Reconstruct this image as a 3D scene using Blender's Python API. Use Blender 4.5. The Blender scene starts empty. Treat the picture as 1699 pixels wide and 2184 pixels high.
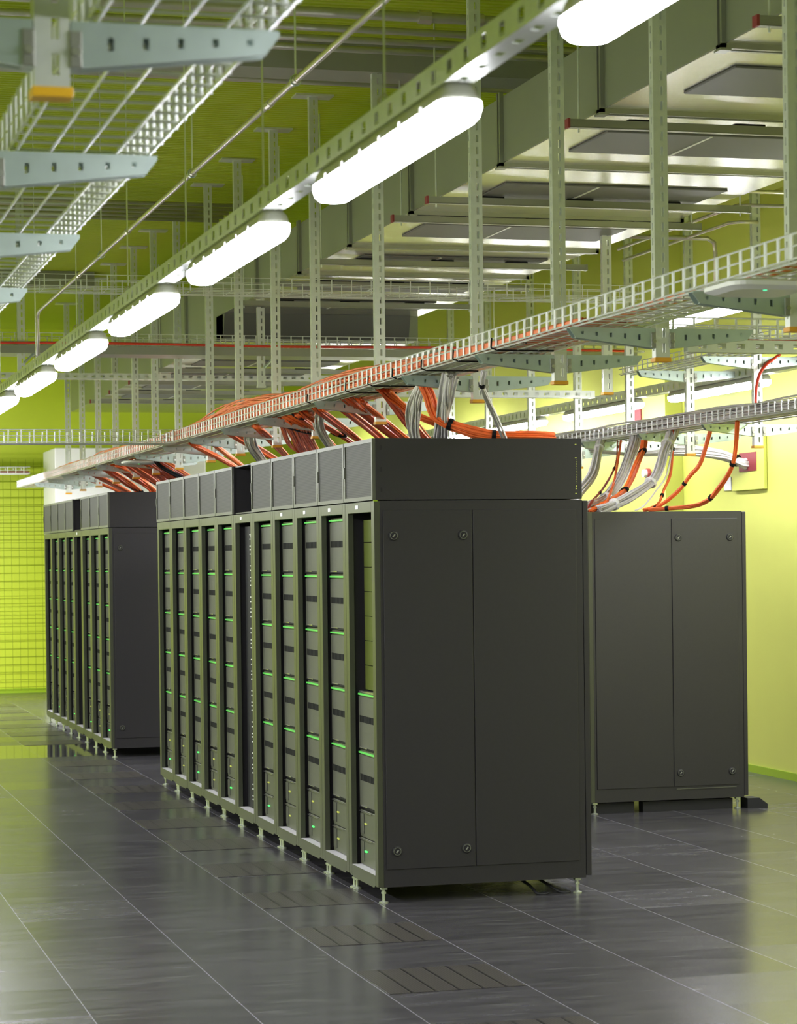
import bpy, math, random
from mathutils import Vector, Matrix
random.seed(7)
sc = bpy.context.scene
col = sc.collection

# ------------------------------------------------------------------ camera, world, exposure
F_PX, YAW, ROLL, PITCH = 4937.9, 0.2669, 0.0119, -0.0080
PPX, PPY = 833.4, 1225.6
cam_d = bpy.data.cameras.new('camera'); cam = bpy.data.objects.new('camera', cam_d); col.objects.link(cam)
Fv = Vector((math.sin(YAW)*math.cos(PITCH), math.cos(YAW)*math.cos(PITCH), math.sin(PITCH)))
Rv = Vector((math.cos(YAW), -math.sin(YAW), 0)); Uv = Rv.cross(Fv)
cr, sr = math.cos(ROLL), math.sin(ROLL)
Xc = Rv*cr - Uv*sr; Yc = Rv*sr + Uv*cr; Zc = -Fv
m = Matrix((Xc, Yc, Zc)).transposed().to_4x4(); m.translation = Vector((-3.0209, -11.3616, 1.7661))
cam.matrix_world = m
cam_d.sensor_fit = 'HORIZONTAL'; cam_d.sensor_width = 36
cam_d.lens = F_PX/1699*36
cam_d.shift_x = (849.5-PPX)/1699; cam_d.shift_y = (PPY-1092)/1699
cam_d.clip_start = 0.1; cam_d.clip_end = 100
cam_d.dof.use_dof = True; cam_d.dof.focus_distance = 13.5; cam_d.dof.aperture_fstop = 9.5
sc.camera = cam
w = bpy.data.worlds.new('world'); sc.world = w; w.use_nodes = True
w.node_tree.nodes['Background'].inputs[0].default_value = (0.9, 1.0, 0.8, 1); w.node_tree.nodes['Background'].inputs[1].default_value = 0.02
sc.view_settings.view_transform = 'Standard'; sc.view_settings.look = 'None'
sc.view_settings.gamma = 1; sc.view_settings.use_curve_mapping = False
sc.view_settings.exposure = 0.0
try:
    sc.cycles.use_denoising = True; sc.cycles.max_bounces = 8; sc.cycles.diffuse_bounces = 5; sc.cycles.glossy_bounces = 4
    sc.cycles.sample_clamp_indirect = 6.0; sc.cycles.use_light_tree = True
except Exception: pass
LAMP = 66.0          # radiance of the diffusers
def area(name, x, y, z, sx, sy, power, colr=(.965, .955, 1.04), rx=0):
    d = bpy.data.lights.new(name, 'AREA'); d.shape = 'RECTANGLE'; d.size = sx; d.size_y = sy; d.energy = power; d.color = colr
    o = bpy.data.objects.new(name, d); col.objects.link(o); o.location = (x, y, z); o.rotation_euler = (rx, 0, 0); return o
# unseen area lights added for brightness, in place of lamp rows out of view
area('added_area_light', -5.2, 1.0, 2.75, .14, 24, 1250)
area('added_area_light', -3.4, -13.0, 2.9, 2.4, .3, 90)
area('added_area_light', 4.0, -3.0, 3.0, .14, 9, 330)
area('added_area_light', 1.76, 8.0, 3.0, .14, 12, 220)
area('added_area_light', -3.2, 15.4, 2.6, 5.6, .14, 460, rx=.6)  # tilted strip added to brighten the far wall

# ------------------------------------------------------------------ materials
def mat(name, c, rough=.5, metal=0, emit=None, es=0, spec=.5, noise=0, nscale=8):
    mt = bpy.data.materials.new(name); mt.use_nodes = True; nt = mt.node_tree; b = nt.nodes['Principled BSDF']
    b.inputs['Base Color'].default_value = (*c, 1); b.inputs['Roughness'].default_value = rough; b.inputs['Metallic'].default_value = metal
    b.inputs['Specular IOR Level'].default_value = spec
    if emit: b.inputs['Emission Color'].default_value = (*emit, 1); b.inputs['Emission Strength'].default_value = es
    if noise:
        tc = nt.nodes.new('ShaderNodeTexCoord'); n = nt.nodes.new('ShaderNodeTexNoise'); n.inputs['Scale'].default_value = nscale
        mr = nt.nodes.new('ShaderNodeMapRange'); mr.inputs['To Min'].default_value = 1-noise; mr.inputs['To Max'].default_value = 1+noise
        mx = nt.nodes.new('ShaderNodeMix'); mx.data_type = 'RGBA'; mx.blend_type = 'MULTIPLY'; mx.inputs['Factor'].default_value = 1
        mx.inputs['A'].default_value = (*c, 1)
        nt.links.new(tc.outputs['Object'], n.inputs['Vector']); nt.links.new(n.outputs['Fac'], mr.inputs['Value'])
        nt.links.new(mr.outputs['Result'], mx.inputs['B']); nt.links.new(mx.outputs['Result'], b.inputs['Base Color'])
    return mt
def stripes(mt, axis, period, duty, c2, rough2=None):
    """thin parallel slots: a second colour where frac(axis/period) < duty"""
    nt = mt.node_tree; b = nt.nodes['Principled BSDF']; N = nt.nodes.new; L = nt.links.new
    tc = N('ShaderNodeTexCoord'); sp = N('ShaderNodeSeparateXYZ'); L(tc.outputs['Object'], sp.inputs[0])
    d = N('ShaderNodeMath'); d.operation = 'DIVIDE'; L(sp.outputs[axis], d.inputs[0]); d.inputs[1].default_value = period
    f = N('ShaderNodeMath'); f.operation = 'FRACT'; L(d.outputs[0], f.inputs[0])
    l = N('ShaderNodeMath'); l.operation = 'LESS_THAN'; L(f.outputs[0], l.inputs[0]); l.inputs[1].default_value = duty
    mx = N('ShaderNodeMix'); mx.data_type = 'RGBA'; L(l.outputs[0], mx.inputs['Factor'])
    src = b.inputs['Base Color'].links[0].from_socket if b.inputs['Base Color'].links else None
    if src: L(src, mx.inputs['A'])
    else: mx.inputs['A'].default_value = b.inputs['Base Color'].default_value
    mx.inputs['B'].default_value = (*c2, 1); L(mx.outputs['Result'], b.inputs['Base Color'])
    return mt
M = {}
M['lime'] = mat('lime_wall_paint', (.52, .63, .022), .5, noise=.04, nscale=3)
M['lime_right'] = mat('overlit_lime_wall_paint', (.60, .64, .12), .5, noise=.03, nscale=3)  # paler than the other lime: overexposed lamp light put into the colour
M['lime_ceiling'] = mat('lime_ceiling_sheet', (.46, .57, .026), .6, noise=.06, nscale=2)
M['lime_trim'] = mat('lime_baseboard', (.30, .46, .01), .4)
M['grey_wall'] = mat('grey_wall_paint', (.45, .47, .40), .7)
M['rack'] = mat('black_powder_coat', (.022, .0205, .0235), .42, noise=.12, nscale=60)
M['rack_dark'] = mat('black_inner_steel', (.008, .008, .011), .6)
M['frame'] = mat('charcoal_frame_steel', (.050, .055, .034), .36, noise=.06, nscale=40)
M['chassis'] = mat('charcoal_chassis_front', (.088, .094, .066), .44, noise=.1, nscale=30)
M['mesh_door'] = stripes(mat('grey_perforated_steel', (.060, .060, .055), .6, .1), 'Z', .0085, .38, (.03, .03, .03))
M['mesh_edge'] = mat('grey_door_edge', (.10, .105, .08), .42, .2)
M['vent'] = stripes(mat('vent_mesh', (.11, .115, .085), .5), 'Y', .008, .4, (.05, .052, .045))
M['fan'] = stripes(mat('fan_slots', (.03, .032, .028), .8, spec=.1), 'Y', .03, .6, (.004, .004, .004))
M['led'] = mat('green_light_strip', (.10, .45, .08), .35, emit=(.12, .75, .12), es=.32)
M['led_dot'] = mat('green_status_light', (.05, .8, .1), .3, emit=(.05, 1, .12), es=2.2)
M['led_amber'] = mat('amber_status_light', (.5, .5, .1), .3, emit=(.5, .6, .1), es=.35)
M['silver'] = mat('silver_handle', (.62, .62, .60), .25, .9)
M['white'] = mat('white_plastic', (.78, .79, .76), .4)
M['label'] = mat('white_label', (.85, .86, .88), .5)
M['galv'] = mat('galvanised_steel', (.72, .76, .70), .36, .42, noise=.10, nscale=25)
M['arm'] = mat('galvanised_arm_steel', (.50, .60, .56), .34, .6, noise=.10, nscale=18)
M['wire'] = mat('zinc_wire', (.82, .85, .83), .32, .35)
M['pipe'] = mat('conduit_steel', (.58, .55, .46), .3, .6, noise=.12, nscale=12)
M['cpipe'] = mat('ceiling_pipe_grey', (.55, .55, .47), .35, .4, noise=.1, nscale=6)
M['beam'] = mat('ceiling_beam_grey', (.30, .31, .25), .6)
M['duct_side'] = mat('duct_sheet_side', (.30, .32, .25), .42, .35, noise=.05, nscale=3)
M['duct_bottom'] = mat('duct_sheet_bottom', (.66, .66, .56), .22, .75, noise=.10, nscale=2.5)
M['duct_panel'] = mat('dark_duct_panel', (.11, .112, .105), .5)
M['strut'] = mat('strut_steel', (.34, .35, .30), .35, .6)
M['red_cap'] = mat('red_cap', (.27, .035, .04), .6)
M['orange_cap'] = mat('orange_end_cap', (.75, .36, .02), .45)
M['yellow_cap'] = mat('yellow_end_cap', (.85, .48, .01), .45)
M['orange'] = mat('orange_cable', (.86, .16, .028), .42, noise=.25, nscale=14)
M['orange_pale'] = mat('pale_orange_cable', (.90, .23, .08), .45, noise=.2, nscale=14)
M['grey_cable'] = mat('grey_cable', (.62, .60, .58), .5, noise=.15, nscale=12)
M['white_cable'] = mat('white_cable', (.72, .70, .64), .5, noise=.12, nscale=12)
M['maroon'] = mat('maroon_cable', (.28, .03, .03), .5)
M['red_cable'] = mat('red_orange_cable', (.70, .05, .02), .5)
M['black'] = mat('black_strap', (.008, .008, .010), .6, spec=.15)
M['lamp'] = mat('lamp_diffuser', (.9, .9, .9), .4, emit=(.965, .955, 1.04), es=LAMP)
M['housing'] = mat('lamp_housing_grey', (.45, .46, .38), .45)
M['foot'] = mat('zinc_foot', (.55, .60, .50), .3, .7)
M['plate'] = mat('pale_steel_plate', (.55, .54, .56), .5, .1)
M['blank'] = mat('olive_blanking_steel', (.10, .125, .022), .4)
M['fence'] = mat('lime_mesh_partition', (.26, .34, .01), .55)

def floor_material():
    mt = bpy.data.materials.new('raised_floor_tiles'); mt.use_nodes = True; nt = mt.node_tree; b = nt.nodes['Principled BSDF']; N = nt.nodes.new; L = nt.links.new
    def mth(op, a, bb=None, c=None):
        n = N('ShaderNodeMath'); n.operation = op
        for i, v in enumerate((a, bb, c)):
            if v is None: continue
            if isinstance(v, (int, float)): n.inputs[i].default_value = v
            else: L(v, n.inputs[i])
        return n.outputs[0]
    tc = N('ShaderNodeTexCoord'); sp = N('ShaderNodeSeparateXYZ'); L(tc.outputs['Object'], sp.inputs[0])
    X, Y = sp.outputs['X'], sp.outputs['Y']
    u = mth('DIVIDE', X, .6); v = mth('DIVIDE', Y, .6)
    fu, fv = mth('FRACT', u), mth('FRACT', v)
    su = mth('GREATER_THAN', mth('ABSOLUTE', mth('SUBTRACT', fu, .5)), .4962)
    sv = mth('GREATER_THAN', mth('ABSOLUTE', mth('SUBTRACT', fv, .5)), .4950)
    cb = N('ShaderNodeCombineXYZ'); L(mth('FLOOR', u), cb.inputs[0]); L(mth('FLOOR', v), cb.inputs[1])
    wn = N('ShaderNodeTexWhiteNoise'); wn.noise_dimensions = '2D'; L(cb.outputs[0], wn.inputs['Vector'])
    # scuffs: stretched noise
    mp = N('ShaderNodeMapping'); mp.inputs['Scale'].default_value = (1.2, 5, 1); L(tc.outputs['Object'], mp.inputs[0])
    n1 = N('ShaderNodeTexNoise'); n1.inputs['Scale'].default_value = 2.2; n1.inputs['Detail'].default_value = 8; n1.inputs['Roughness'].default_value = .65; L(mp.outputs[0], n1.inputs['Vector'])
    n2 = N('ShaderNodeTexNoise'); n2.inputs['Scale'].default_value = 45; n2.inputs['Detail'].default_value = 3; L(tc.outputs['Object'], n2.inputs['Vector'])
    rp = N('ShaderNodeValToRGB'); rp.color_ramp.elements[0].position = .25; rp.color_ramp.elements[0].color = (.024, .023, .026, 1)
    rp.color_ramp.elements[1].position = .85; rp.color_ramp.elements[1].color = (.105, .102, .110, 1)
    mixf = mth('ADD', mth('MULTIPLY', n1.outputs['Fac'], .7), mth('MULTIPLY', n2.outputs['Fac'], .25)); L(mixf, rp.inputs[0])
    # scratches
    n3 = N('ShaderNodeTexNoise'); n3.inputs['Scale'].default_value = 2.6; n3.inputs['Detail'].default_value = 6; n3.inputs['Distortion'].default_value = .6
    mp3 = N('ShaderNodeMapping'); mp3.inputs['Scale'].default_value = (1.1, 9, 1); mp3.inputs['Rotation'].default_value = (0, 0, .22); L(tc.outputs['Object'], mp3.inputs[0]); L(mp3.outputs[0], n3.inputs['Vector'])
    sc1 = mth('MULTIPLY', mth('MAXIMUM', mth('SUBTRACT', n3.outputs['Fac'], .58), 0), 4.5)
    tone = mth('ADD', .90, mth('MULTIPLY', wn.outputs['Value'], .20))
    mx = N('ShaderNodeMix'); mx.data_type = 'RGBA'; mx.blend_type = 'MULTIPLY'; mx.inputs['Factor'].default_value = 1; L(rp.outputs[0], mx.inputs['A'])
    cc = N('ShaderNodeCombineColor'); [L(tone, cc.inputs[i]) for i in range(3)]; L(cc.outputs[0], mx.inputs['B'])
    m2 = N('ShaderNodeMix'); m2.data_type = 'RGBA'; L(mth('MULTIPLY', sc1, .35), m2.inputs['Factor']); L(mx.outputs['Result'], m2.inputs['A']); m2.inputs['B'].default_value = (.3, .3, .3, 1)
    m3 = N('ShaderNodeMix'); m3.data_type = 'RGBA'; L(mth('MULTIPLY', su, .55), m3.inputs['Factor']); L(m2.outputs['Result'], m3.inputs['A']); m3.inputs['B'].default_value = (.40, .40, .44, 1)
    m4 = N('ShaderNodeMix'); m4.data_type = 'RGBA'; L(mth('MULTIPLY', sv, .30), m4.inputs['Factor']); L(m3.outputs['Result'], m4.inputs['A']); m4.inputs['B'].default_value = (.02, .02, .02, 1)
    L(m4.outputs['Result'], b.inputs['Base Color'])
    # gloss differs from tile to tile; the two tile rows at y 9.6-10.8 are polished
    band = mth('MULTIPLY', mth('GREATER_THAN', Y, 9.45), mth('LESS_THAN', Y, 10.9))
    ro = mth('ADD', mth('ADD', .15, mth('MULTIPLY', wn.outputs['Value'], .07)), mth('MULTIPLY', n1.outputs['Fac'], .10))
    ro2 = mth('ADD', mth('MULTIPLY', ro, mth('SUBTRACT', 1, band)), mth('MULTIPLY', band, .06))
    L(ro2, b.inputs['Roughness'])
    b.inputs['Specular IOR Level'].default_value = .6
    return mt
M['floor'] = floor_material()
tv = mat('perforated_tile_steel', (.075, .068, .062), .30, noise=.15, nscale=20)
stripes(tv, 'X', .0125, .38, (.028, .026, .024)); stripes(tv, 'X', .1, .10, (.010, .010, .010)); M['tile_vent'] = tv

# ------------------------------------------------------------------ mesh helpers
class MB:
    def __init__(s): s.v = []; s.f = []
    def box(s, x0, x1, y0, y1, z0, z1):
        n = len(s.v); s.v += [(x0,y0,z0),(x1,y0,z0),(x1,y1,z0),(x0,y1,z0),(x0,y0,z1),(x1,y0,z1),(x1,y1,z1),(x0,y1,z1)]
        s.f += [(n,n+3,n+2,n+1),(n+4,n+5,n+6,n+7),(n,n+1,n+5,n+4),(n+1,n+2,n+6,n+5),(n+2,n+3,n+7,n+6),(n+3,n,n+4,n+7)]; return s
    def hexa(s, p):
        n = len(s.v); s.v += [tuple(q) for q in p]
        s.f += [(n,n+3,n+2,n+1),(n+4,n+5,n+6,n+7),(n,n+1,n+5,n+4),(n+1,n+2,n+6,n+5),(n+2,n+3,n+7,n+6),(n+3,n,n+4,n+7)]; return s
    def prism(s, poly, axis, a0, a1):
        """poly: 2-D outline; axis: the extrusion axis"""
        def P(u, v, a): return (a,u,v) if axis == 'x' else (u,a,v) if axis == 'y' else (u,v,a)
        n = len(s.v); k = len(poly)
        s.v += [P(u, v, a0) for u, v in poly] + [P(u, v, a1) for u, v in poly]
        s.f.append(tuple(range(n, n+k))); s.f.append(tuple(range(n+2*k-1, n+k-1, -1)))
        for i in range(k): j = (i+1) % k; s.f.append((n+i, n+k+i, n+k+j, n+j))
        return s
    def tube(s, pts, r, n=6, caps=True, rb=None, up=None):
        """round (or elliptical with rb) tube along pts"""
        pts = [Vector(p) for p in pts]; K = len(pts); base = len(s.v); rb = rb or r
        rs = r if isinstance(r, (list, tuple)) else [r]*K; rbs = rb if isinstance(rb, (list, tuple)) else [rb]*K
        prev = None
        for i, p in enumerate(pts):
            t = (pts[min(i+1, K-1)] - pts[max(i-1, 0)])
            if t.length < 1e-9: t = Vector((0, 0, 1))
            t.normalize()
            if prev is None:
                a = Vector(up) if up else (Vector((0, 0, 1)) if abs(t.z) < .9 else Vector((1, 0, 0)))
                prev = a.cross(t).normalized()
            u = (prev - t*prev.dot(t)); u = u.normalized() if u.length > 1e-6 else t.orthogonal().normalized(); prev = u; v = t.cross(u)
            for k in range(n):
                an = 2*math.pi*k/n; q = p + u*math.cos(an)*rs[i] + v*math.sin(an)*rbs[i]; s.v.append(tuple(q))
        for i in range(K-1):
            for k in range(n):
                a = base+i*n+k; b2 = base+i*n+(k+1) % n; s.f.append((a, b2, b2+n, a+n))
        if caps: s.f.append(tuple(base+k for k in range(n-1, -1, -1))); s.f.append(tuple(base+(K-1)*n+k for k in range(n)))
        return s
    def slotted(s, u0, u1, z0, z1, uc, sw, pitch, sh, emit):
        """plate u0..u1 x z0..z1 with a column of slots at uc (width sw, height sh); emit(ua,ub,za,zb) adds a piece"""
        emit(u0, uc-sw/2, z0, z1); emit(uc+sw/2, u1, z0, z1); z = z0
        while z < z1:
            e = min(z+pitch-sh, z1); emit(uc-sw/2, uc+sw/2, z, e); z += pitch
        return s
    def mesh(s, name, mats, smooth=False):
        me = bpy.data.meshes.new(name); me.from_pydata(s.v, [], s.f); me.update()
        for mt in (mats if isinstance(mats, (list, tuple)) else [mats]): me.materials.append(mt)
        if smooth:
            for p in me.polygons: p.use_smooth = True
        return me
    def obj(s, name, mt, parent=None, smooth=False, label=None, bevel=0):
        o = bpy.data.objects.new(name, s.mesh(name, mt, smooth)); col.objects.link(o)
        if parent: o.parent = parent
        if label: o['label'] = label
        if bevel: b = o.modifiers.new('bevel', 'BEVEL'); b.width = bevel; b.segments = 2; b.limit_method = 'ANGLE'
        return o
def tag(o, label=None, cat=None, group=None, kind=None):
    if label: o['label'] = label
    if cat: o['category'] = cat
    if group: o['group'] = group
    if kind: o['kind'] = kind
    return o
def empty(name, loc, label=None, cat=None, group=None):
    o = bpy.data.objects.new(name, None); col.objects.link(o); o.location = loc; o.empty_display_size = .1
    return tag(o, label, cat, group)
KIDS = {}
def dup(root, loc, label, drop=(), rot=0, mirror=False):
    """copy a thing, its parts and their sub-parts; names in drop are left out"""
    def cp(o, parent):
        c = o.copy(); col.objects.link(c); c.parent = parent
        for ch in list(o.children):
            if not any(ch.name.split('.')[0] == d for d in drop): cp(ch, c)
        return c
    r = cp(root, None); r.location = loc; r.rotation_euler = (0, 0, rot)
    r['label'] = label; return r
def struct(o): o['kind'] = 'structure'; return o
ORD = ['nearest', 'second', 'third', 'fourth', 'fifth', 'sixth', 'seventh', 'eighth', 'ninth', 'tenth', 'eleventh', 'twelfth', 'thirteenth', 'fourteenth', 'fifteenth', 'sixteenth', 'seventeenth', 'eighteenth']

# ------------------------------------------------------------------ the room
XL, XR, YN, YF, ZC = -7.5, 4.65, -15.0, 19.75, 4.85
struct(MB().box(XL-.2, XR+.2, YN-.2, YF+.2, -.2, 0).obj('floor', M['floor']))
struct(MB().box(XR, XR+.2, YN-.2, YF+.2, 0, ZC+.3).obj('wall_right', M['lime_right']))
struct(MB().box(4.49, XR-.002, 7.15, YF-.01, 0, ZC-.05).obj('wall_right', M['lime_right']))
struct(MB().box(XL-.2, XL, YN-.2, YF+.2, 0, ZC+.3).obj('wall_left', M['lime']))
struct(MB().box(XL, XR, YF, YF+.2, 0, ZC+.3).obj('wall_far', M['lime']))
struct(MB().box(XL, XR, YN-.2, YN, 0, ZC+.3).obj('wall_near', M['grey_wall']))
struct(MB().box(XR-.014, XR-.001, YN+.01, 7.14, 0, .06).obj('baseboard_right', M['lime_trim']))
struct(MB().box(XL+.01, XR-.2, YF-.014, YF-.001, 0, .06).obj('baseboard_far', M['lime_trim']))
# ceiling: profiled sheet whose ribs run across the aisle
c = MB(); y = YN; X0, X1 = XL-.2, XR+.2
prof = [(0, 0), (.035, 0), (.042, .014), (.063, .014), (.070, 0)]
ys = []
while y < YF+.2:
    for dy, dz in prof[:-1]: ys.append((y+dy, ZC+dz))
    y += .07
for yy, zz in ys: c.v += [(X0, yy, zz), (X1, yy, zz)]
for i in range(len(ys)-1): c.f.append((2*i, 2*i+2, 2*i+3, 2*i+1))
n = len(c.v); c.v += [(X0, YN, ZC+.3), (X1, YN, ZC+.3), (X1, YF+.2, ZC+.3), (X0, YF+.2, ZC+.3)]; c.f.append((n, n+1, n+2, n+3))
struct(c.obj('ceiling', M['lime_ceiling']))
struct(MB().box(XL, 4.6, 2.02, 2.34, 4.66, ZC-.001).obj('trim_1', M['beam']))
struct(MB().box(XR-.14, XR-.003, YN+.1, 7.1, 4.58, ZC-.002).obj('trim_2', M['lime_right']))
struct(MB().box(XL, .5, 13.4, 13.7, 4.70, ZC-.001).obj('trim_3', M['beam']))

# ------------------------------------------------------------------ lamps and their trunking rail
def rr(hw, hl, r, seg=5):
    pts = []
    for cx, cy, a0 in ((hw-r, hl-r, 0), (-hw+r, hl-r, 90), (-hw+r, -hl+r, 180), (hw-r, -hl+r, 270)):
        for k in range(seg+1): a = math.radians(a0+90*k/seg); pts.append((cx+r*math.cos(a), cy+r*math.sin(a)))
    return pts
def loft(levels):
    b = MB(); k = None
    for z, pts in levels: b.v += [(x, y, z) for x, y in pts]; k = len(pts)
    for i in range(len(levels)-1):
        for j in range(k): a = i*k+j; a2 = i*k+(j+1) % k; b.f.append((a, a+k, a2+k, a2))
    b.f.append(tuple(range(k))); b.f.append(tuple(len(b.v)-1-j for j in range(k))); return b
def make_lamp(L, label, group):
    t = empty('batten_lamp', (0, 0, 0), label, 'lamp', group); h = L/2
    loft([(0.0, rr(.028, h-.02, .024)), (-.012, rr(.040, h-.008, .034)), (-.036, rr(.046, h, .038))]).obj('housing', M['housing'], t, smooth=False)
    loft([(-.0365, rr(.047, h+.002, .039)), (-.048, rr(.048, h+.003, .040)), (-.066, rr(.044, h-.006, .036)), (-.078, rr(.034, h-.022, .028)), (-.082, rr(.018, h-.045, .016))]).obj('diffuser', M['lamp'], t, smooth=True)
    for k in range(6):
        yy = -h+.16+k*(L-.32)/5
        for s in (-1,): MB().box(-.0505, -.0465, yy-.008, yy+.008, -.052, -.026).obj('clip', M['white'], t)
    c = MB().tube([(0, -h+.012, 0), (0, -h+.03, .028), (0, -h+.06, .04)], .004, 6); c.obj('lead', M['white'], t, smooth=True)
    return t
LX, LZ = -1.612, 2.738
ly = [-8.12, -6.26, -4.48, -2.72, -.98, .76, 2.5, 4.26, 6.02, 7.8, 9.56, 11.3, 13.1, 14.9, 16.7]
lamps = []
for i, yy in enumerate(ly):
    lab = 'glowing batten lamp under the left trunking rail, %s from the camera' % ORD[i]
    if i == 0: l0 = make_lamp(1.17, lab, 'batten lamps along the left rail'); l0.location = (LX, yy+.025, LZ)
    else: dup(l0, (LX, yy+.025, LZ), lab)
lr = [(2.25, ), (4.90, ), (7.38, ), (9.80, ), (12.2, ), (14.6, ), (17.0, )]
for i, (yy,) in enumerate(lr):
    lab = 'glowing batten lamp beside the right wall, %s from the camera' % ORD[i]
    if i == 0: l1 = make_lamp(1.80, lab, 'batten lamps beside the right wall'); l1.location = (4.0, yy, 3.04)
    else: dup(l1, (4.0, yy, 3.04), lab)
lm = dup(l0, (1.76, -.10, 3.06), 'glowing batten lamp seen through the wire tray at the right'); lm['group'] = 'batten lamps over the rack aisle'
def trunking(x, z, y0, y1, w_, h_, label):
    t = empty('trunking_rail', (x, y0, z), label, 'trunking rail'); L = y1-y0
    a = MB(); t_ = .003
    # flanks with a row of square holes, underside with slots
    for xs in (0, w_-t_):
        a.box(xs, xs+t_, 0, L, 0, h_*.22); a.box(xs, xs+t_, 0, L, h_*.78, h_); y = 0
        while y < L: a.box(xs, xs+t_, y, min(y+.082, L), h_*.22, h_*.78); y += .115
    a.obj('flank', M['galv'], t)
    b = MB(); b.box(t_, w_*.36, 0, L, 0, t_); b.box(w_*.64, w_-t_, 0, L, 0, t_); y = 0
    while y < L: b.box(w_*.36, w_*.64, y, min(y+.075, L), 0, t_); y += .115
    b.obj('underside', M['galv'], t)
    c = MB(); c.box(0, .012, 0, L, h_, h_+t_); c.box(w_-.012, w_, 0, L, h_, h_+t_); c.obj('rim', M['galv'], t)
    return t
trunking(-1.648, 2.739, -10.5, 18.6, .062, .050, 'perforated trunking rail carrying the left row of batten lamps')
trunking(3.955, 3.043, .6, 18.2, .09, .075, 'perforated trunking rail carrying the lamps beside the right wall')
trunking(1.715, 3.063, -1.9, 1.6, .09, .075, 'short trunking rail over the lamp seen through the tray')
# thin suspension wires with hooks
wy = [-7.55, -6.22, -4.90, -3.67, -2.40, -.9, .7, 2.5, 4.4, 6.6]
def wire_susp(x, y, z0, lab):
    t = empty('suspension_wire', (x, y, z0), lab, 'suspension wire', 'wires holding the left trunking rail')
    MB().tube([(0, 0, .03), (0, 0, ZC-z0)], .0028, 5).obj('rod', M['galv'], t)
    MB().tube([(-.012, 0, .005), (-.014, 0, .03), (0, 0, .045), (.014, 0, .03), (.012, 0, .005)], .003, 5).obj('hook', M['pipe'], t)
    return t
s0 = None
for i, yy in enumerate(wy):
    lab = 'thin steel wire holding the left lamp rail, %s from the camera' % ORD[i]
    if s0 is None: s0 = wire_susp(-1.617, yy, 2.785, lab)
    else: dup(s0, (-1.617, yy, 2.785), lab)

# ------------------------------------------------------------------ ceiling posts with cantilever arms
def post_mesh(z0, z1, wd=.062, dp=.042):
    b = MB(); t_ = .004; h = wd/2
    b.slotted(-h, h, z0, z1, .006, .013, .0625, .038, lambda a, c_, e, f: b.box(a, c_, 0, t_, e, f))
    for s in (-1, 1):
        xs = (-h, -h+t_) if s < 0 else (h-t_, h)
        b.slotted(t_, dp, z0, z1, .022, .010, .0625, .03, lambda a, c_, e, f: b.box(xs[0], xs[1], a, c_, e, f))
    b.box(-h, -h+.014, dp-t_, dp, z0, z1); b.box(h-.014, h, dp-t_, dp, z0, z1)
    return b
def arm_mesh(sgn, L=.36, r0=.033):
    b = MB(); t_ = .003; hr, ht = .082, .040
    def bot(u): return -(hr + (ht-hr)*(u/L))
    def X(u): return sgn*(r0+u)
    def piece(u0, u1, za0, za1, zb0, zb1, y0=-.020, y1=None):
        y1 = y0+t_ if y1 is None else y1
        p = [(X(u0), y0, za0), (X(u1), y0, zb0), (X(u1), y1, zb0), (X(u0), y1, za0), (X(u0), y0, za1), (X(u1), y0, zb1), (X(u1), y1, zb1), (X(u0), y1, za1)]
        if sgn < 0: p = [p[1], p[0], p[3], p[2], p[5], p[4], p[7], p[6]]
        b.hexa(p)
    for yy in (-.020, .022):
        slots = [(.07+.062*k, .011, .024-.003*k) for k in range(5)]; u = 0
        for uc, sw, sh in slots:
            a, c_ = uc-sw/2, uc+sw/2; piece(u, a, bot(u), 0, bot(a), 0, yy)
            mid = bot(uc)*.52; piece(a, c_, mid+sh/2, 0, mid+sh/2, 0, yy); piece(a, c_, bot(a), mid-sh/2, bot(c_), mid-sh/2, yy); u = c_
        piece(u, L-.012, bot(u), 0, bot(L-.012), 0, yy)
        piece(L-.012, L+.012, bot(L-.012), 0, -ht*.25, 0, yy)
    # lower and upper flanges
    piece(0, L-.012, bot(0)-.002, bot(0), bot(L-.012)-.002, bot(L-.012), -.020, -.006)
    piece(0, L-.012, bot(0)-.002, bot(0), bot(L-.012)-.002, bot(L-.012), .010, .025)
    piece(0, L+.010, -.0025, 0, -.0025, 0, -.017, .022)
    return b
def make_post(z0, arms, label, cat_group, cap='orange_cap', ztop=ZC, plate=True):
    """arms: list of (z, side)"""
    t = empty('support_post', (0, 0, z0), label, 'support post', cat_group)
    post_mesh(0, ztop-z0-.012).obj('post', M['galv'], t)
    MB().box(-.036, .036, -.006, .048, -.014, .004).obj('end_cap', M[cap], t, bevel=.002)
    if plate: MB().box(-.13, .13, -.05, .09, ztop-z0-.012, ztop-z0).obj('head_plate', M['galv'], t)
    for z, s in arms:
        a = arm_mesh(s).obj('cantilever_arm', M['arm'], t); a.location = (0, .020, z-z0)
        br = MB().box(s*.030 if s > 0 else -.052, .052 if s > 0 else s*.030, -.026, .028, -.082, -.018).obj('bracket', M['strut'], a, bevel=.002)
        MB().tube([(s*.041, -.034, -.055), (s*.041, -.024, -.055)], .009, 6).obj('bolt', M['silver'], a)
    return t
main_y = [-3.71, -2.42, -1.16, .11, 2.06, 3.70, 4.93, 6.24, 7.45, 8.94, 10.18, 11.35, 12.68, 13.94, 15.23, 16.5]
p0 = None
for i, yy in enumerate(main_y):
    lab = 'perforated steel post with two bracket arms over the front racks, %s from camera' % ORD[i]
    if p0 is None: p0 = make_post(2.57, [(2.695, -1), (2.695, 1)], lab, 'posts holding the orange cable tray'); p0.location = (.6, yy, 2.57)
    else: dup(p0, (.6, yy, 2.57), lab)
near_y = [-8.66, -7.32, -6.01, -4.67, -3.32, -1.98, -.6, .75]
p1 = None
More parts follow.
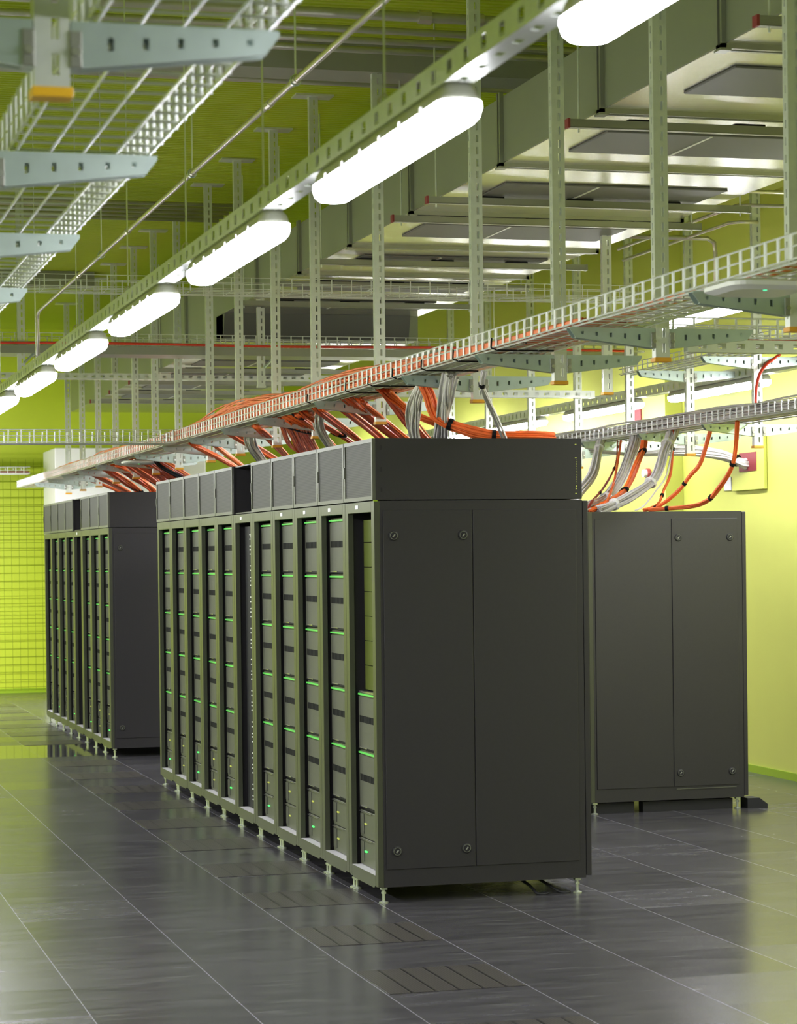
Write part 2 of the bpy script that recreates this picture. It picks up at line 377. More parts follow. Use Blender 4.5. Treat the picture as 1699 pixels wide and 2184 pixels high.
for i, yy in enumerate(near_y):
    lab = 'steel post and arms under the near left wire tray, %s from camera' % ORD[i]
    if p1 is None: p1 = make_post(2.585, [(2.705, -1), (2.705, 1)], lab, 'posts holding the near left wire tray', 'yellow_cap'); p1.location = (-2.515, yy, 2.585)
    else: dup(p1, (-2.515, yy, 2.585), lab)
right_y = [3.27, 4.46, 5.67, 6.86, 8.06, 9.3, 10.5, 11.8]
p2 = None
for i, yy in enumerate(right_y):
    lab = 'steel post with two levels of arms over the rear racks, %s from camera' % ORD[i]
    if p2 is None: p2 = make_post(2.49, [(2.64, -1), (2.64, 1), (3.10, -1), (3.10, 1)], lab, 'posts over the rear rack row'); p2.location = (3.6, yy, 2.49)
    else:
        c_ = dup(p2, (3.6, yy, 2.49), lab)
        if i > 1:
            c_['label'] = 'steel post with low arms over the rear racks, %s from camera' % ORD[i]
            for a in [a for a in c_.children if a.name.startswith('cantilever_arm') and a.location.z > .3]:
                for g in list(a.children): bpy.data.objects.remove(g)
                bpy.data.objects.remove(a)
for i, (x, y, z) in enumerate([(-.93, 7.58, 3.22), (1.06, 7.58, 3.20)]):
    t = make_post(z, [], ['hanging steel stub post with slanted brace, left end of the red cable tray', 'hanging steel stub post with slanted brace before the duct'][i], 'stub posts at the cross tray', 'yellow_cap' if i == 0 else 'galv', ztop=ZC if i == 0 else 3.87, plate=False); t.location = (x, y, z)
    MB().tube([(.02, 0, .15), (.17, .0, .30)], .012, 6).obj('brace', M['arm'], t)
t = make_post(2.82, [], 'short hanging steel post between the front and rear trays', None, ztop=3.86, plate=False); t.location = (2.37, 2.9, 2.82)

# ------------------------------------------------------------------ wire trays
def basket(x0, x1, z0, h, length, pitch=.1, r=.0042, nb=4, ns=3, off=0, rv=1.3):
    """wire basket along +y: U-shaped cross wires and long wires"""
    b = MB()
    k = 0; y = off
    while y < length:
        b.tube([(x0, y, z0+.004), (x0+.008, y, z0), (x1-.008, y, z0), (x1, y, z0+.004)], r*.75, 5)
        for xx in (x0, x1): b.tube([(xx, y, z0+h), (xx, y, z0+.003)], r*rv, 6)
        y += pitch
    for i in range(ns):
        z = z0+h*(i+.12)/(ns-.88)
        for x in (x0-.0, x1+.0): b.tube([(x, 0, z), (x, length, z)], r*(.85 if rv < 1.5 else .6), 5)
    for i in range(nb): x = x0+.012+(x1-x0-.024)*i/(nb-1); b.tube([(x, 0, z0-r), (x, length, z0-r)], r*.85, 5)
    return b
def tray(loc, wd, h, length, label, rot=0, pitch=.1, r=.0042, nb=4, ns=3, mt='wire', rv=1.3):
    o = basket(0, wd, 0, h, length, pitch, r, nb, ns, .02, rv).obj('wire_cable_tray', M[mt], smooth=False)
    o.location = loc; o.rotation_euler = (0, 0, rot); tag(o, label, 'cable tray'); return o
tray((.215, -5.5, 2.705), .32, .085, 24.2, 'long wire tray full of orange cables over the front racks', r=.0048)
tray((-2.445, -10.6, 2.715), .33, .10, 14.2, 'empty wire mesh tray hanging near the camera at top left', pitch=.1, r=.0046, nb=5, ns=3, rv=1.7)
tray((3.24, .9, 2.65), .30, .075, 12, 'wire tray of grey cables over the rear racks', r=.0045)
tray((3.25, 1.2, 3.11), .28, .07, 3.8, 'upper wire tray above the rear rack posts', r=.004)
H = math.pi/2
tray((.20, 6.86, 2.69), .30, .10, 7.4, 'bright wire tray joining the orange cable tray from the left', rot=H, r=.0045)
tray((-6.9, 7.9, 3.53), .30, .09, 11.4, 'wire cross tray under the duct carrying the red cable', rot=-H, r=.004)
tray((-6.9, 5.45, 3.70), .30, .10, 10.4, 'thin wire cross tray just above the red cable tray', rot=-H, r=.0032, pitch=.15)
tray((.56, -1.55, 2.712), .30, .09, 4.0, 'wire cross tray running right from the front posts', rot=-H, r=.0045)
tray((-6.9, 18.2, 2.86), .30, .08, 7.2, 'distant wire tray of red cables before the lime mesh', rot=-H, r=.004)
# solid perforated channels
def channel(loc, wd, h, length, label, rot=0, mt='galv', rods=()):
    b = MB(); t_ = .003
    for r_ in rods: b.tube([(wd/2, r_, 0), (wd/2, r_, ZC-loc[2])], .004, 5)
    for xs in (0, wd-t_):
        b.box(xs, xs+t_, 0, length, 0, h*.3); b.box(xs, xs+t_, 0, length, h*.7, h); y = 0
        while y < length: b.box(xs, xs+t_, y, min(y+.05, length), h*.3, h*.7); y += .09
    b.box(t_, wd*.3, 0, length, 0, t_); b.box(wd*.7, wd-t_, 0, length, 0, t_); y = 0
    while y < length: b.box(wd*.3, wd*.7, y, min(y+.05, length), 0, t_); y += .09
    o = b.obj('perforated_channel', M[mt]); o.location = loc; o.rotation_euler = (0, 0, rot); return tag(o, label, 'cable channel')
channel((-6.9, 12.12, 3.59), .12, .06, 10.2, 'perforated steel channel crossing far behind the red cable tray', rot=-H)
channel((.9, -1.92, 2.64), .05, .055, 3.6, 'perforated channel along the side of the right cross tray', rot=-H)
channel((1.9, 6.70, 3.05), .10, .06, 1.75, 'perforated steel channel crossing behind the right post arms', rot=-H, rods=(.9, 1.6))
# solid side rail of the cross tray that carries the red cable
b = MB().box(-6.9, 4.4, 7.555, 7.563, 3.455, 3.515).box(-6.9, 4.4, 7.555, 7.90, 3.449, 3.455)
tag(b.obj('tray_side_rail', M['strut']), 'solid steel trough below the red cable', 'cable tray')

# ------------------------------------------------------------------ cables
def smoothp(pts, n=6):
    P = [Vector(p) for p in pts]; out = []
    for i in range(len(P)-1):
        p0_, p1_, p2_, p3_ = P[max(i-1, 0)], P[i], P[i+1], P[min(i+2, len(P)-1)]
        for k in range(n):
            t_ = k/n; out.append(.5*((2*p1_)+(-p0_+p2_)*t_+(2*p0_-5*p1_+4*p2_-p3_)*t_*t_+(-p0_+3*p1_-3*p2_+p3_)*t_**3))
    out.append(P[-1]); return out
def bundle(pts, hw, ht, ns, mt, label, group=None, ties=(.35, .7), rs=.0055, name='cable_bundle', fan=1.0, tiemat='black'):
    """ns strands packed in an ellipse hw x ht that follows pts; fan widens the ends"""
    path = smoothp(pts); K = len(path); t = empty(name, path[0], label, 'cable bundle', group); o0 = path[0]; ns = int(ns*1.35) if ns > 8 else ns
    offs = []
    while len(offs) < ns:
        a, c_ = random.uniform(-1, 1), random.uniform(-1, 1)
        if a*a+c_*c_ <= 1: offs.append((a, c_, random.uniform(-.3, .3), random.uniform(0, 6)))
    b = MB(); fr = []
    for i, p in enumerate(path):
        tg = (path[min(i+1, K-1)]-path[max(i-1, 0)]).normalized()
        u = Vector((0, 1, 0)); u = (u-tg*u.dot(tg)); u = u.normalized() if u.length > .2 else Vector((1, 0, 0)); v = tg.cross(u); fr.append((u, v))
    for a, c_, j, ph in offs:
        q = []
        for i, p in enumerate(path):
            s = i/(K-1); wf = 1+(fan-1)*min(1, (abs(s-.5)*2)**2)
            near = min([abs(s-tt) for tt in ties]+[1]); wf *= .78+.22*min(1, near/.15)
            u, v = fr[i]; aa = a+.25*math.sin(ph+s*5); q.append(p-o0+u*(aa*hw*wf)+v*((c_+.2*math.cos(ph+s*4))*ht*wf))
        b.tube(q, rs, 5, caps=False)
    b.obj('strands', M[mt], t, smooth=True)
    for tt in ties:
        i = int(tt*(K-1)); i = max(1, min(K-2, i)); u, v = fr[i]; tg = (path[i+1]-path[i-1]).normalized(); p = path[i]-o0
        tb = MB(); base = 0
        for s in (-.011, .011):
            for k in range(10): an = 2*math.pi*k/10; tb.v.append(tuple(p+tg*s+u*math.cos(an)*(hw+rs)*1.0+v*math.sin(an)*(ht+rs)*1.0))
        for k in range(10): tb.f.append((k, (k+1) % 10, 10+(k+1) % 10, 10+k))
        tb.f.append(tuple(range(9, -1, -1))); tb.f.append(tuple(range(10, 20)))
        tb.obj('cable_tie', M[tiemat], t)
    return t
# the long orange bed in the tray
def bed(name, x0, x1, y0, y1, zf, n, mt, label, r=.0062, step=.3):
    b = MB()
    for i in range(n):
        fx = random.random()**1.6; lvl = random.random(); ph = random.uniform(0, 6); q = []; y = y0+random.uniform(0, .5)
        ye = y1-random.uniform(0, .6)
        while y < ye:
            x = x0+(x1-x0)*min(1, max(0, fx+.10*math.sin(ph+y*1.3)+.04*math.sin(ph*2+y*3.7))); z = zf(y)[0]+zf(y)[1]*lvl*(.8+.2*math.sin(ph+y*2.1)); q.append((x, y, z)); y += step
        b.tube(q, r, 5, caps=False)
    return tag(b.obj(name, M[mt], smooth=True), label, 'cable bundle')
def hump(y, c_, w_): return math.exp(-((y-c_)/w_)**2)
def zbed(y):
    if y < -1.0: h = .012+.012*max(0, (y+2.6)/1.6)
    else: h = .03+.06*min(1, (y+1.0)/1.2)
    h += .075*hump(y, 4.6, 1.7)+.03*hump(y, 1.4, .9)+.02*hump(y, 11, 3)
    return (2.716, h)
bed('cable_bundle', .226, .515, -2.5, 18.4, zbed, 96, 'orange_pale', 'long bed of orange cables lying in the front wire tray')
bed('cable_bundle', .25, .50, -4.9, -1.2, lambda y: (2.718, .004), 4, 'orange_pale', 'few thin orange cables at the near end of the tray', r=.004)
bed('cable_bundle', .24, .50, -1.6, 5.0, lambda y: (2.704, .006), 16, 'grey_cable', 'layer of grey cables under the orange ones', r=.006)
bed('cable_bundle', 3.26, 3.52, 1.2, 12.5, lambda y: (2.662, .09), 52, 'grey_cable', 'thick bed of grey cables in the tray over the rear racks', r=.007)
tag(MB().tube(smoothp([(-6.9+i*.8, 7.55+.004*math.sin(i*2), 3.532+.005*math.sin(i*1.7)) for i in range(15)], 3), .011, 6).obj('cable', M['red_cable'], smooth=True), 'red cable stretched straight across the room before the duct', 'cable')
tag(MB().tube(smoothp([(-6.9+i*.6, 18.0, 2.885+.006*math.sin(i)) for i in range(13)], 2), .012, 6).obj('cable', M['maroon'], smooth=True), 'dark red cable in the distant tray at far left', 'cable')
tag(MB().tube([(.95, -1.90, 2.70), (2.2, -1.895, 2.702), (4.3, -1.90, 2.70)], .006, 6).obj('cable', M['red_cable'], smooth=True), 'thin red cable along the right cross tray', 'cable')
# black straps around the tray
s0 = None
for i, yy in enumerate([-1.35, -.75, -.2, .35, .85, 1.35, 2.3]):
    lab = 'black strap round the orange cable tray, %s from camera' % ORD[i]
    if s0 is None:
        b = MB(); b.tube([(.203, 0, .045), (.200, 0, .0), (.23, 0, -.010), (.50, 0, -.010)], .004, 6)
        s0 = tag(b.obj('strap', M['black']), lab, 'cable strap', 'black straps round the orange tray'); s0.location = (0, yy, 2.705)
    else: c_ = s0.copy(); col.objects.link(c_); c_.location = (0, yy, 2.705); c_['label'] = lab
G1 = 'orange cables dropping to the front racks'
D = [ # (y top, y low, z low, half width, strands, ties)
 (7.06, 7.79, 2.54, .055, 12, (.6,), 'small orange drop at the far end of the front rack row'),
 (6.42, 7.38, 2.52, .045, 12, (.55,), 'orange drop just right of the farthest front-row drop'),
 (5.44, 6.23, 2.54, .075, 16, (.5,), 'orange cable drop left of the widest drop, tied once'),
 (4.62, 5.83, 2.55, .04, 10, (), 'thin untied orange drop beside the widest drop'),
 (3.69, 5.07, 2.52, .15, 42, (.3, .62), 'widest flat orange cable drop with several black ties'),
 (3.33, 4.34, 2.55, .045, 10, (.2, .7), 'twice-tied orange drop right after the widest one'),
 (3.09, 3.79, 2.54, .055, 14, (.45, .8), 'orange drop tied twice over the fourth front rack'),
 (2.72, 3.60, 2.55, .05, 14, (.65,), 'orange drop tied low over the third front rack'),
 (2.23, 3.07, 2.54, .055, 14, (.8,), 'orange drop tied at its foot before the box corner'),
 (1.82, 2.57, 2.51, .11, 26, (), 'loose fanned orange drop meeting the nearest rack box'),
 (1.17, 2.08, 2.49, .06, 16, (), 'straight orange drop behind the nearest post arm')]
for yt, yl, zl, hw, ns, ties, lab in D:
    bundle([(.36, yt-.02, 2.70), (.44, yt+.10, 2.665), (.85, yl, zl), (.96, yl+.10, 2.45), (1.0, yl+.16, 2.375)], hw, .014, ns, 'orange', lab, G1, ties, rs=.006)
bundle([(.35, 1.1, 2.70), (.42, 1.2, 2.67), (.62, 1.3, 2.56), (.80, 1.1, 2.47), (.92, .8, 2.41), (.98, .5, 2.39)], .045, .018, 20, 'orange', 'long orange drop sweeping onto the nearest rack box', G1, (.7,), rs=.006)
bundle([(.38, .42, 2.70), (.42, .42, 2.62), (.47, .42, 2.50), (.60, .36, 2.43), (.74, .30, 2.395), (.95, .26, 2.385), (1.06, .25, 2.378)], .035, .026, 26, 'orange', 'orange bundle curving down and lying along the nearest box', G1, (.42, .68), rs=.006)
G2 = 'grey cables dropping to the front racks'
bundle([(.40, -.06, 2.70), (.42, .1, 2.60), (.50, .45, 2.50), (.62, .9, 2.42), (.70, 1.1, 2.375)], .045, .03, 22, 'grey_cable', 'grey cable bundle falling behind the nearest rack box', G2, (), rs=.007)
bundle([(.42, .55, 2.68), (.45, .8, 2.60), (.58, 1.3, 2.50), (.70, 1.6, 2.375)], .035, .02, 14, 'white_cable', 'pale cable drop between the two longest orange drops', G2, (), rs=.007)
bundle([(.40, -.62, 2.66), (.41, -.55, 2.58), (.62, -.1, 2.47), (.74, .12, 2.375)], .014, .012, 6, 'grey_cable', 'thin grey cable drop with a black tie by the post', G2, (.3,), rs=.005)
bundle([(.45, 3.0, 2.68), (.55, 3.4, 2.6), (.75, 3.9, 2.48), (.85, 4.1, 2.375)], .05, .02, 14, 'white_cable', 'pale cable drop behind the third front rack box', G2, (), rs=.007)
bundle([(.45, 5.2, 2.68), (.55, 5.6, 2.6), (.75, 6.1, 2.48), (.85, 6.3, 2.375)], .05, .02, 14, 'white_cable', 'pale cable drop behind the seventh front rack box', G2, (), rs=.007)
G3 = 'orange cables dropping to the far rack block'
for i, (yt, yl, hw, ns) in enumerate([(14.0, 14.3, .08, 16), (13.1, 13.9, .10, 20), (12.1, 13.2, .12, 24), (11.3, 12.4, .13, 26), (10.6, 11.7, .13, 26), (10.0, 11.1, .12, 24), (9.5, 10.6, .12, 22), (9.1, 10.0, .07, 14)]):
    bundle([(.36, yt-.02, 2.70), (.46, yt+.1, 2.665), (.85, yl-.1, 2.52), (.96, yl+.1, 2.44), (1.0, yl+.15, 2.375)], hw, .014, ns, 'orange', 'orange drop onto the far rack block, %s from its far end' % ['farthest', 'second', 'third', 'fourth', 'fifth', 'sixth', 'seventh', 'last'][i], G3, (.5,) if i % 2 == 0 else (), rs=.007)
bundle([(.42, 9.3, 2.69), (.5, 9.35, 2.6), (.72, 9.4, 2.48), (.8, 9.42, 2.375)], .022, .02, 10, 'black', 'black cable drop at the near end of the far rack block', None, (), rs=.006)
# rear racks
G4 = 'cables dropping to the rear racks'
A_ = [(3.3, 5.5, 2.66), (3.22, 5.35, 2.60), (2.89, 4.62, 2.35), (2.51, 3.9, 2.18), (2.45, 3.8, 2.06)]
bundle(A_, .035, .03, 22, 'grey_cable', 'leftmost grey cable drop over the rear racks', G4, (.3,), rs=.0065, tiemat='white')
bundle([(3.3, 4.79, 2.66), (3.27, 4.75, 2.58), (3.05, 4.45, 2.32), (2.79, 4.1, 2.16), (2.54, 3.8, 2.09), (2.45, 3.75, 2.06)], .045, .034, 28, 'grey_cable', 'second grey cable drop curving onto the rear rack roof', G4, (.6,), rs=.0065, tiemat='white')
bundle([(3.3, 4.61, 2.66), (3.27, 4.55, 2.56), (3.13, 4.32, 2.43), (2.91, 4.04, 2.21), (2.62, 3.8, 2.09), (2.52, 3.75, 2.06)], .035, .018, 20, 'orange', 'thick orange drop between two grey drops at right', G4, (.33, .6), rs=.006)
bundle([(3.32, 4.1, 2.66), (3.29, 4.08, 2.60), (3.21, 4.01, 2.5), (3.09, 3.92, 2.29), (2.87, 3.84, 2.16), (2.69, 3.78, 2.09), (2.6, 3.75, 2.06)], .045, .038, 32, 'grey_cable', 'thickest grey cable drop over the rear rack roof', G4, (.3, .55, .8), rs=.0065, tiemat='white')
bundle([(3.3, 4.06, 2.64), (3.25, 3.99, 2.35), (3.16, 3.91, 2.21), (3.08, 3.83, 2.11), (2.95, 3.77, 2.065)], .010, .010, 8, 'orange', 'thin straight orange drop right of the thickest grey one', G4, (.15, .6), rs=.004)
bundle([(3.3, 3.38, 2.62), (3.26, 3.47, 2.39), (3.22, 3.57, 2.3), (3.16, 3.66, 2.19), (3.05, 3.75, 2.09), (2.95, 3.78, 2.065)], .012, .012, 10, 'orange', 'thin orange drop crossing the pale wall to the rear roof', G4, (.5, .85), rs=.0045)
bundle([(3.3, 2.95, 2.64), (3.32, 3.08, 2.36), (3.29, 3.3, 2.18), (3.27, 3.42, 2.12), (3.2, 3.58, 2.085), (2.98, 3.75, 2.07)], .018, .014, 14, 'orange', 'rightmost orange drop bending onto the rear rack roof', G4, (.2, .5, .9), rs=.0045)
bundle([(3.3, 5.18, 2.62), (3.1, 4.7, 2.42), (2.83, 4.23, 2.24), (2.58, 3.8, 2.13), (2.52, 3.75, 2.06)], .008, .008, 5, 'maroon', 'thin maroon cable drop between grey drops at right', G4, (.3, .6), rs=.0045)
bundle([(3.3, 5.10, 2.62), (3.1, 4.66, 2.42), (2.9, 4.23, 2.25), (2.69, 3.8, 2.13), (2.64, 3.75, 2.06)], .006, .006, 4, 'orange', 'very thin orange cable beside the maroon drop', G4, (), rs=.0045)
bundle([(3.3, 4.03, 2.62), (3.2, 3.94, 2.33), (3.08, 3.84, 2.21), (2.96, 3.77, 2.10), (2.88, 3.75, 2.06)], .006, .006, 3, 'white_cable', 'single pale cable drop before the pale wall', G4, (), rs=.004)
bundle([(3.7, 6.9, 2.66), (3.96, 6.5, 2.61), (4.23, 6.2, 2.60), (4.46, 5.92, 2.55), (4.58, 5.76, 2.48), (4.61, 5.75, 2.475)], .05, .04, 26, 'white_cable', 'white cables running into the red wall seal', None, (.75,), rs=.008)
bundle([(3.78, 3.3, 3.12), (3.62, 3.22, 3.02), (3.56, 3.20, 2.9), (3.55, 3.2, 2.72)], .010, .010, 5, 'red_cable', 'red cable hanging beside the nearest rear-row post', None, (), rs=.006)

# ------------------------------------------------------------------ ceiling pipes and conduits
def pipe(pts, r, mt, label, couple=(), cat='pipe', group=None):
    t = empty('pipe', pts[0], label, cat, group); o0 = Vector(pts[0])
    MB().tube([Vector(p)-o0 for p in pts], r, 10).obj('tube', M[mt], t, smooth=True)
    for p in couple:
        i = 0; d = (Vector(pts[1])-Vector(pts[0])).normalized(); q = Vector(p)-o0
        MB().tube([q-d*.035, q+d*.035], r*1.35, 10).obj('coupling', M['pipe'], t)
    return t
names = ['front', 'second', 'third', 'fourth']
for i, (yy, r) in enumerate([(.86, .028), (1.22, .020), (1.48, .020), (1.72, .020)]):
    pipe([(XL+.02, yy, 4.72), (4.6, yy, 4.72)], r, 'cpipe', 'grey pipe crossing the ceiling near the top, %s of four' % names[i], group='pipes across the ceiling at top', couple=[(.55, yy, 4.72), (.85, yy, 4.72)] if i == 0 else ())
pipe([(XL+.02, 2.66, 4.72), (4.6, 2.66, 4.72)], .020, 'cpipe', 'grey pipe crossing just behind the ceiling beam')
for i in range(5):
    pipe([(XL+.02, 7.66+i*.22, 4.71), (.9, 7.66+i*.22, 4.71)], .016, 'cpipe', 'thin pipe in the farther ceiling bundle, %s from camera' % ORD[i], group='farther bundle of ceiling pipes')
pipe([(-1.05, -9.5, 3.555), (-1.05, 5.35, 3.555), (-1.05, 5.41, 3.53), (-1.05, 5.42, 3.47), (-1.05, 5.42, 3.22)], .0125, 'pipe', 'long pale sprinkler pipe running diagonally over the left aisle', couple=[(-1.05, y, 3.555) for y in (-4.9, -2.88, -2.42, -.74, 1.2, 3.2)])
for i, yy in enumerate([-2.88, -.74, 2.2]):
    t = empty('pipe_hanger', (-1.05, yy, 3.555), 'thin rod hanger on the diagonal sprinkler pipe, %s from camera' % ORD[i], 'pipe hanger', 'rod hangers on the sprinkler pipe')
    MB().tube([(0, 0, .02), (0, 0, ZC-3.555)], .004, 5).obj('rod', M['galv'], t)
    MB().tube([(.02*math.cos(a), 0, .02*math.sin(a)) for a in [k*math.pi/5 for k in range(11)]], .003, 5).obj('ring', M['arm'], t)
pipe([(1.4, 1.9, 4.0), (4.4, 1.9, 4.0)], .012, 'pipe', 'straight conduit leaving the duct at upper right, topmost', group='conduits at upper right')
pipe([(3.10, 4.6, 4.0), (3.10, 2.50, 4.0), (3.16, 2.44, 4.0), (4.5, 2.41, 4.0)], .012, 'pipe', 'bent conduit at upper right running under the topmost one', group='conduits at upper right')
pipe([(3.37, 5.2, 4.0), (3.37, 3.20, 4.0), (3.42, 3.14, 4.0), (3.55, 3.13, 4.0)], .012, 'pipe', 'short bent conduit at upper right beside a post', group='conduits at upper right')
pipe([(2.65, 3.95, 4.0), (3.53, 3.95, 4.0), (3.58, 3.95, 3.97), (3.59, 3.95, 3.9), (3.59, 3.95, 3.3)], .016, 'pipe', 'conduit at upper right turning down behind the tray', group='conduits at upper right')

# ------------------------------------------------------------------ the big air duct
DX0, DX1, DZ0, DZ1, DZ2 = .86, 2.60, 3.865, 4.22, 3.65
t = empty('air_duct', (DX0, -4.5, DZ0), 'large sheet steel air duct hanging under the ceiling at right', 'air duct')
def loc_box(b, x0, x1, y0, y1, z0, z1): b.box(x0-DX0, x1-DX0, y0+4.5, y1+4.5, z0-DZ0, z1-DZ0)
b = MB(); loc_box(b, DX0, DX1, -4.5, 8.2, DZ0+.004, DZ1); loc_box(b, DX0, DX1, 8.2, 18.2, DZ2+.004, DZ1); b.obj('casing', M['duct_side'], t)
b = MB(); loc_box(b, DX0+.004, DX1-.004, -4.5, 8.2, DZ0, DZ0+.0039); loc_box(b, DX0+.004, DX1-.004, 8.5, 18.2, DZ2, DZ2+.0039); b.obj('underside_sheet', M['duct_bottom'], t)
fl = [-3.95, -2.48, -1.06, .47, 2.23, 3.75, 5.25, 6.75, 9.9, 11.4, 12.9, 14.4, 15.9]
for yy in fl:
    b = MB(); DZ0 = DZ2 if yy > 8 else 3.865
    dzo = DZ0-3.865
    for dy in (-.03, .012): loc_box(b, DX0-.022, DX0, yy+dy, yy+dy+.018, DZ0-.022, DZ1+.02); loc_box(b, DX0-.022, DX1+.022, yy+dy, yy+dy+.018, DZ0-.022, DZ0)
    loc_box(b, DX1, DX1+.022, yy-.03, yy+.03, DZ0-.022, DZ1+.02); loc_box(b, DX0-.03, DX0+.02, yy-.035, yy+.035, DZ0-.03, DZ0-.02)
    fo = b.obj('flange', M['strut'], t); fo.location = (0, 0, dzo)
DZ0 = 3.865
for i, yy in enumerate([-3.15, -1.82, -.27, 1.35, 2.95, 4.5, 6.0, 7.3, 10.6, 12.1, 13.6, 15.1]):
    dzo = DZ2-DZ0 if yy > 8 else 0
    b = MB(); loc_box(b, 1.07, 2.42, yy-.30, yy+.28, DZ0-.012, DZ0-.0005); pn = b.obj('access_panel', M['duct_panel'], t, bevel=.004)
    b = MB(); loc_box(b, 1.62, 1.635, yy-.29, yy+.27, DZ0-.015, DZ0-.012); b.obj('seam', M['galv'], pn); pn.location = (0, 0, dzo)
b = MB(); b.prism([(8.12+4.5, -.001), (8.5+4.5, -.001), (8.5+4.5, DZ2-DZ0), (8.19+4.5, DZ2-DZ0)], 'x', .0, DX1-DX0-.09); b.obj('step_plate', M['duct_panel'], t, label='dark sloping step where the duct gets deeper')
strut0 = None
for i, yy in enumerate([-3.10, -.94, 1.47, 2.22, 4.3, 5.6, 6.95, 11.0, 12.6, 14.0, 15.5]):
    lab = 'strut rail with red end caps under the air duct, %s from camera' % ORD[i]
    if strut0 is None:
        s = empty('duct_support_rail', (.74, yy, 3.80), lab, 'duct support', 'strut rails under the air duct'); strut0 = s
        b = MB().box(0, 2.0, 0, .004, 0, .040).box(0, 2.0, .037, .041, 0, .040).box(0, 2.0, 0, .041, 0, .004); b.obj('rail', M['strut'], s)
        for x in (-.012, 2.0): MB().box(x, x+.012, -.002, .043, -.002, .042).obj('end_cap', M['red_cap' if x < 0 else 'strut'], s)
        for x in (.3, .85, 1.4): MB().box(x, x+.16, .004, .037, .041, .050).obj('pad', M['black'], s)
        for x in (.05, 1.95): MB().tube([(x, .02, -.02), (x, .02, ZC-3.80)], .005, 6).obj('threaded_rod', M['galv'], s)
    else: dup(strut0, (.74, yy, 3.80+(DZ2-3.865 if yy > 8 else 0)), lab)

# ------------------------------------------------------------------ racks
RW, RD, RH = .596, 1.12, 2.048
def rack_parts(t, side=True, box=True):
    b = MB(); b.box(.03, RD, RW-.012, RW, .08, RH); b.box(.03, RD, 0, .012, .08, RH); b.box(.03, RD, .012, RW-.012, RH-.012, RH)
    b.box(.03, RD, .012, RW-.012, .08, .095); b.box(RD-.012, RD, .012, RW-.012, .095, RH-.012); 
    b.obj('enclosure', M['rack'], t)
    b = MB(); b.box(0, .03, 0, .058, .08, RH); b.box(0, .03, RW-.058, RW, .08, RH); b.box(0, .03, .058, RW-.058, 1.992, RH)
    b.obj('front_frame', M['frame'], t, bevel=.002)
    b = MB(); b.prism([(.058, .135), (.058, .085), (.085, .070), (RW-.085, .070), (RW-.058, .085), (RW-.058, .135)], 'x', 0, .028); b.obj('kick_rail', M['frame'], t)
    MB().box(.002, .10, .06, RW-.06, .131, .136).obj('base_plate', M['plate'], t, label='pale base plate')
    b = MB(); b.box(RD+.004, RD+.034, .004, RW-.004, .09, RH-.004); b.obj('rear_door', M['rack'], t, bevel=.003)
    for x in (.035, RD-.04):
        for yy in (.028, RW-.028):
            f = MB(); f.tube([(0, 0, .0), (0, 0, .08)], .0075, 8); f.tube([(0, 0, .045), (0, 0, .055)], .013, 6)
            fo = f.obj('levelling_foot', M['foot'], t); fo.location = (x, yy, .0)
            g = MB(); g.tube([(0, 0, 0), (0, 0, .005), (0, 0, .010)], [.024, .024, .010], 10, rb=[.024, .024, .010]); g.obj('foot_pad', M['foot'], fo)
            MB().box(-.016, .016, -.014, .014, .066, .079).obj('foot_bracket', M['foot'], fo)
def side_panel(t, seam, latch_x, y=-.0):
    b = MB(); b.box(.045, seam-.003, -.006, .0, .17, 2.0); b.box(seam+.003, 1.085, -.006, .0, .17, 2.0)
    p = b.obj('side_panel', M['rack'], t, bevel=.002)
    for x in latch_x:
        for z in (.262, 1.87):
            l = MB(); l.tube([(0, .001, 0), (0, -.004, 0), (0, -.006, 0)], [.026, .026, .022], 20, rb=[.026, .026, .022])
            lo = l.obj('latch', M['rack_dark'], p, smooth=False); lo.location = (x, -.006, z)
            rg = MB(); rg.tube([(.019*math.cos(a), -.006, .019*math.sin(a)) for a in [k*math.pi/8 for k in range(17)]], .0022, 5, caps=False); rg.obj('latch_highlight', M['chassis'], lo, smooth=True)  # lighter ring stands in for the highlight round the latch
            MB().box(-.003, .003, -.010, -.005, -.009, .009).obj('latch_key', M['strut'], lo, bevel=.001).rotation_euler = (0, .7, 0)  # key in paler steel, so its glint is put into the colour
    return p
def make_rack(label, group):
    t = empty('server_rack', (0, 0, 0), label, 'server rack', group); rack_parts(t)
    return t
front_words = ['nearest', 'second', 'third', 'fourth', 'fifth', 'sixth', 'seventh', 'eighth', 'ninth', 'tenth', 'eleventh']
rack0 = make_rack('black server rack in the front row, second from its near end', 'server racks of the front row')
rack0.location = (0, .6, 0)
FRONT = {1: rack0}
for k in range(11):
    if k == 1: continue
    lab = 'black server rack in the front row, %s from its near end' % front_words[k]
    if k == 0: lab = 'nearest black server rack, its big plain side panel facing us'
    if k == 5: lab = 'open black cable rack amid the front row with a dotted white strip'
    if k == 10: lab = 'black server rack at the far end of the front row'
    FRONT[k] = dup(rack0, (0, .6*k, 0), lab)
side_panel(FRONT[0], .52, (.10, .47))
FAR = {}
for k in range(8):
    lab = 'black server rack in the far block, %s from its near end' % front_words[k]
    if k == 0: lab = 'server rack at the near end of the far block, dark side panel showing'
    if k == 3: lab = 'open black cable rack in the far block with a dotted white strip'
    FAR[k] = dup(rack0, (0, 9.2+.6*k, 0), lab); FAR[k]['group'] = 'server racks of the far block'
side_panel(FAR[0], .52, (.10, .47))
REAR = {}
for k in range(2):
    lab = ['black server rack at right whose side panel faces us', 'rear-row rack right behind the side-panelled one'][k]
    REAR[k] = dup(rack0, (2.39, 3.37+.6*k, 0), lab); REAR[k]['group'] = 'server racks of the rear row'
side_panel(REAR[0], .60, (.65, 1.03))
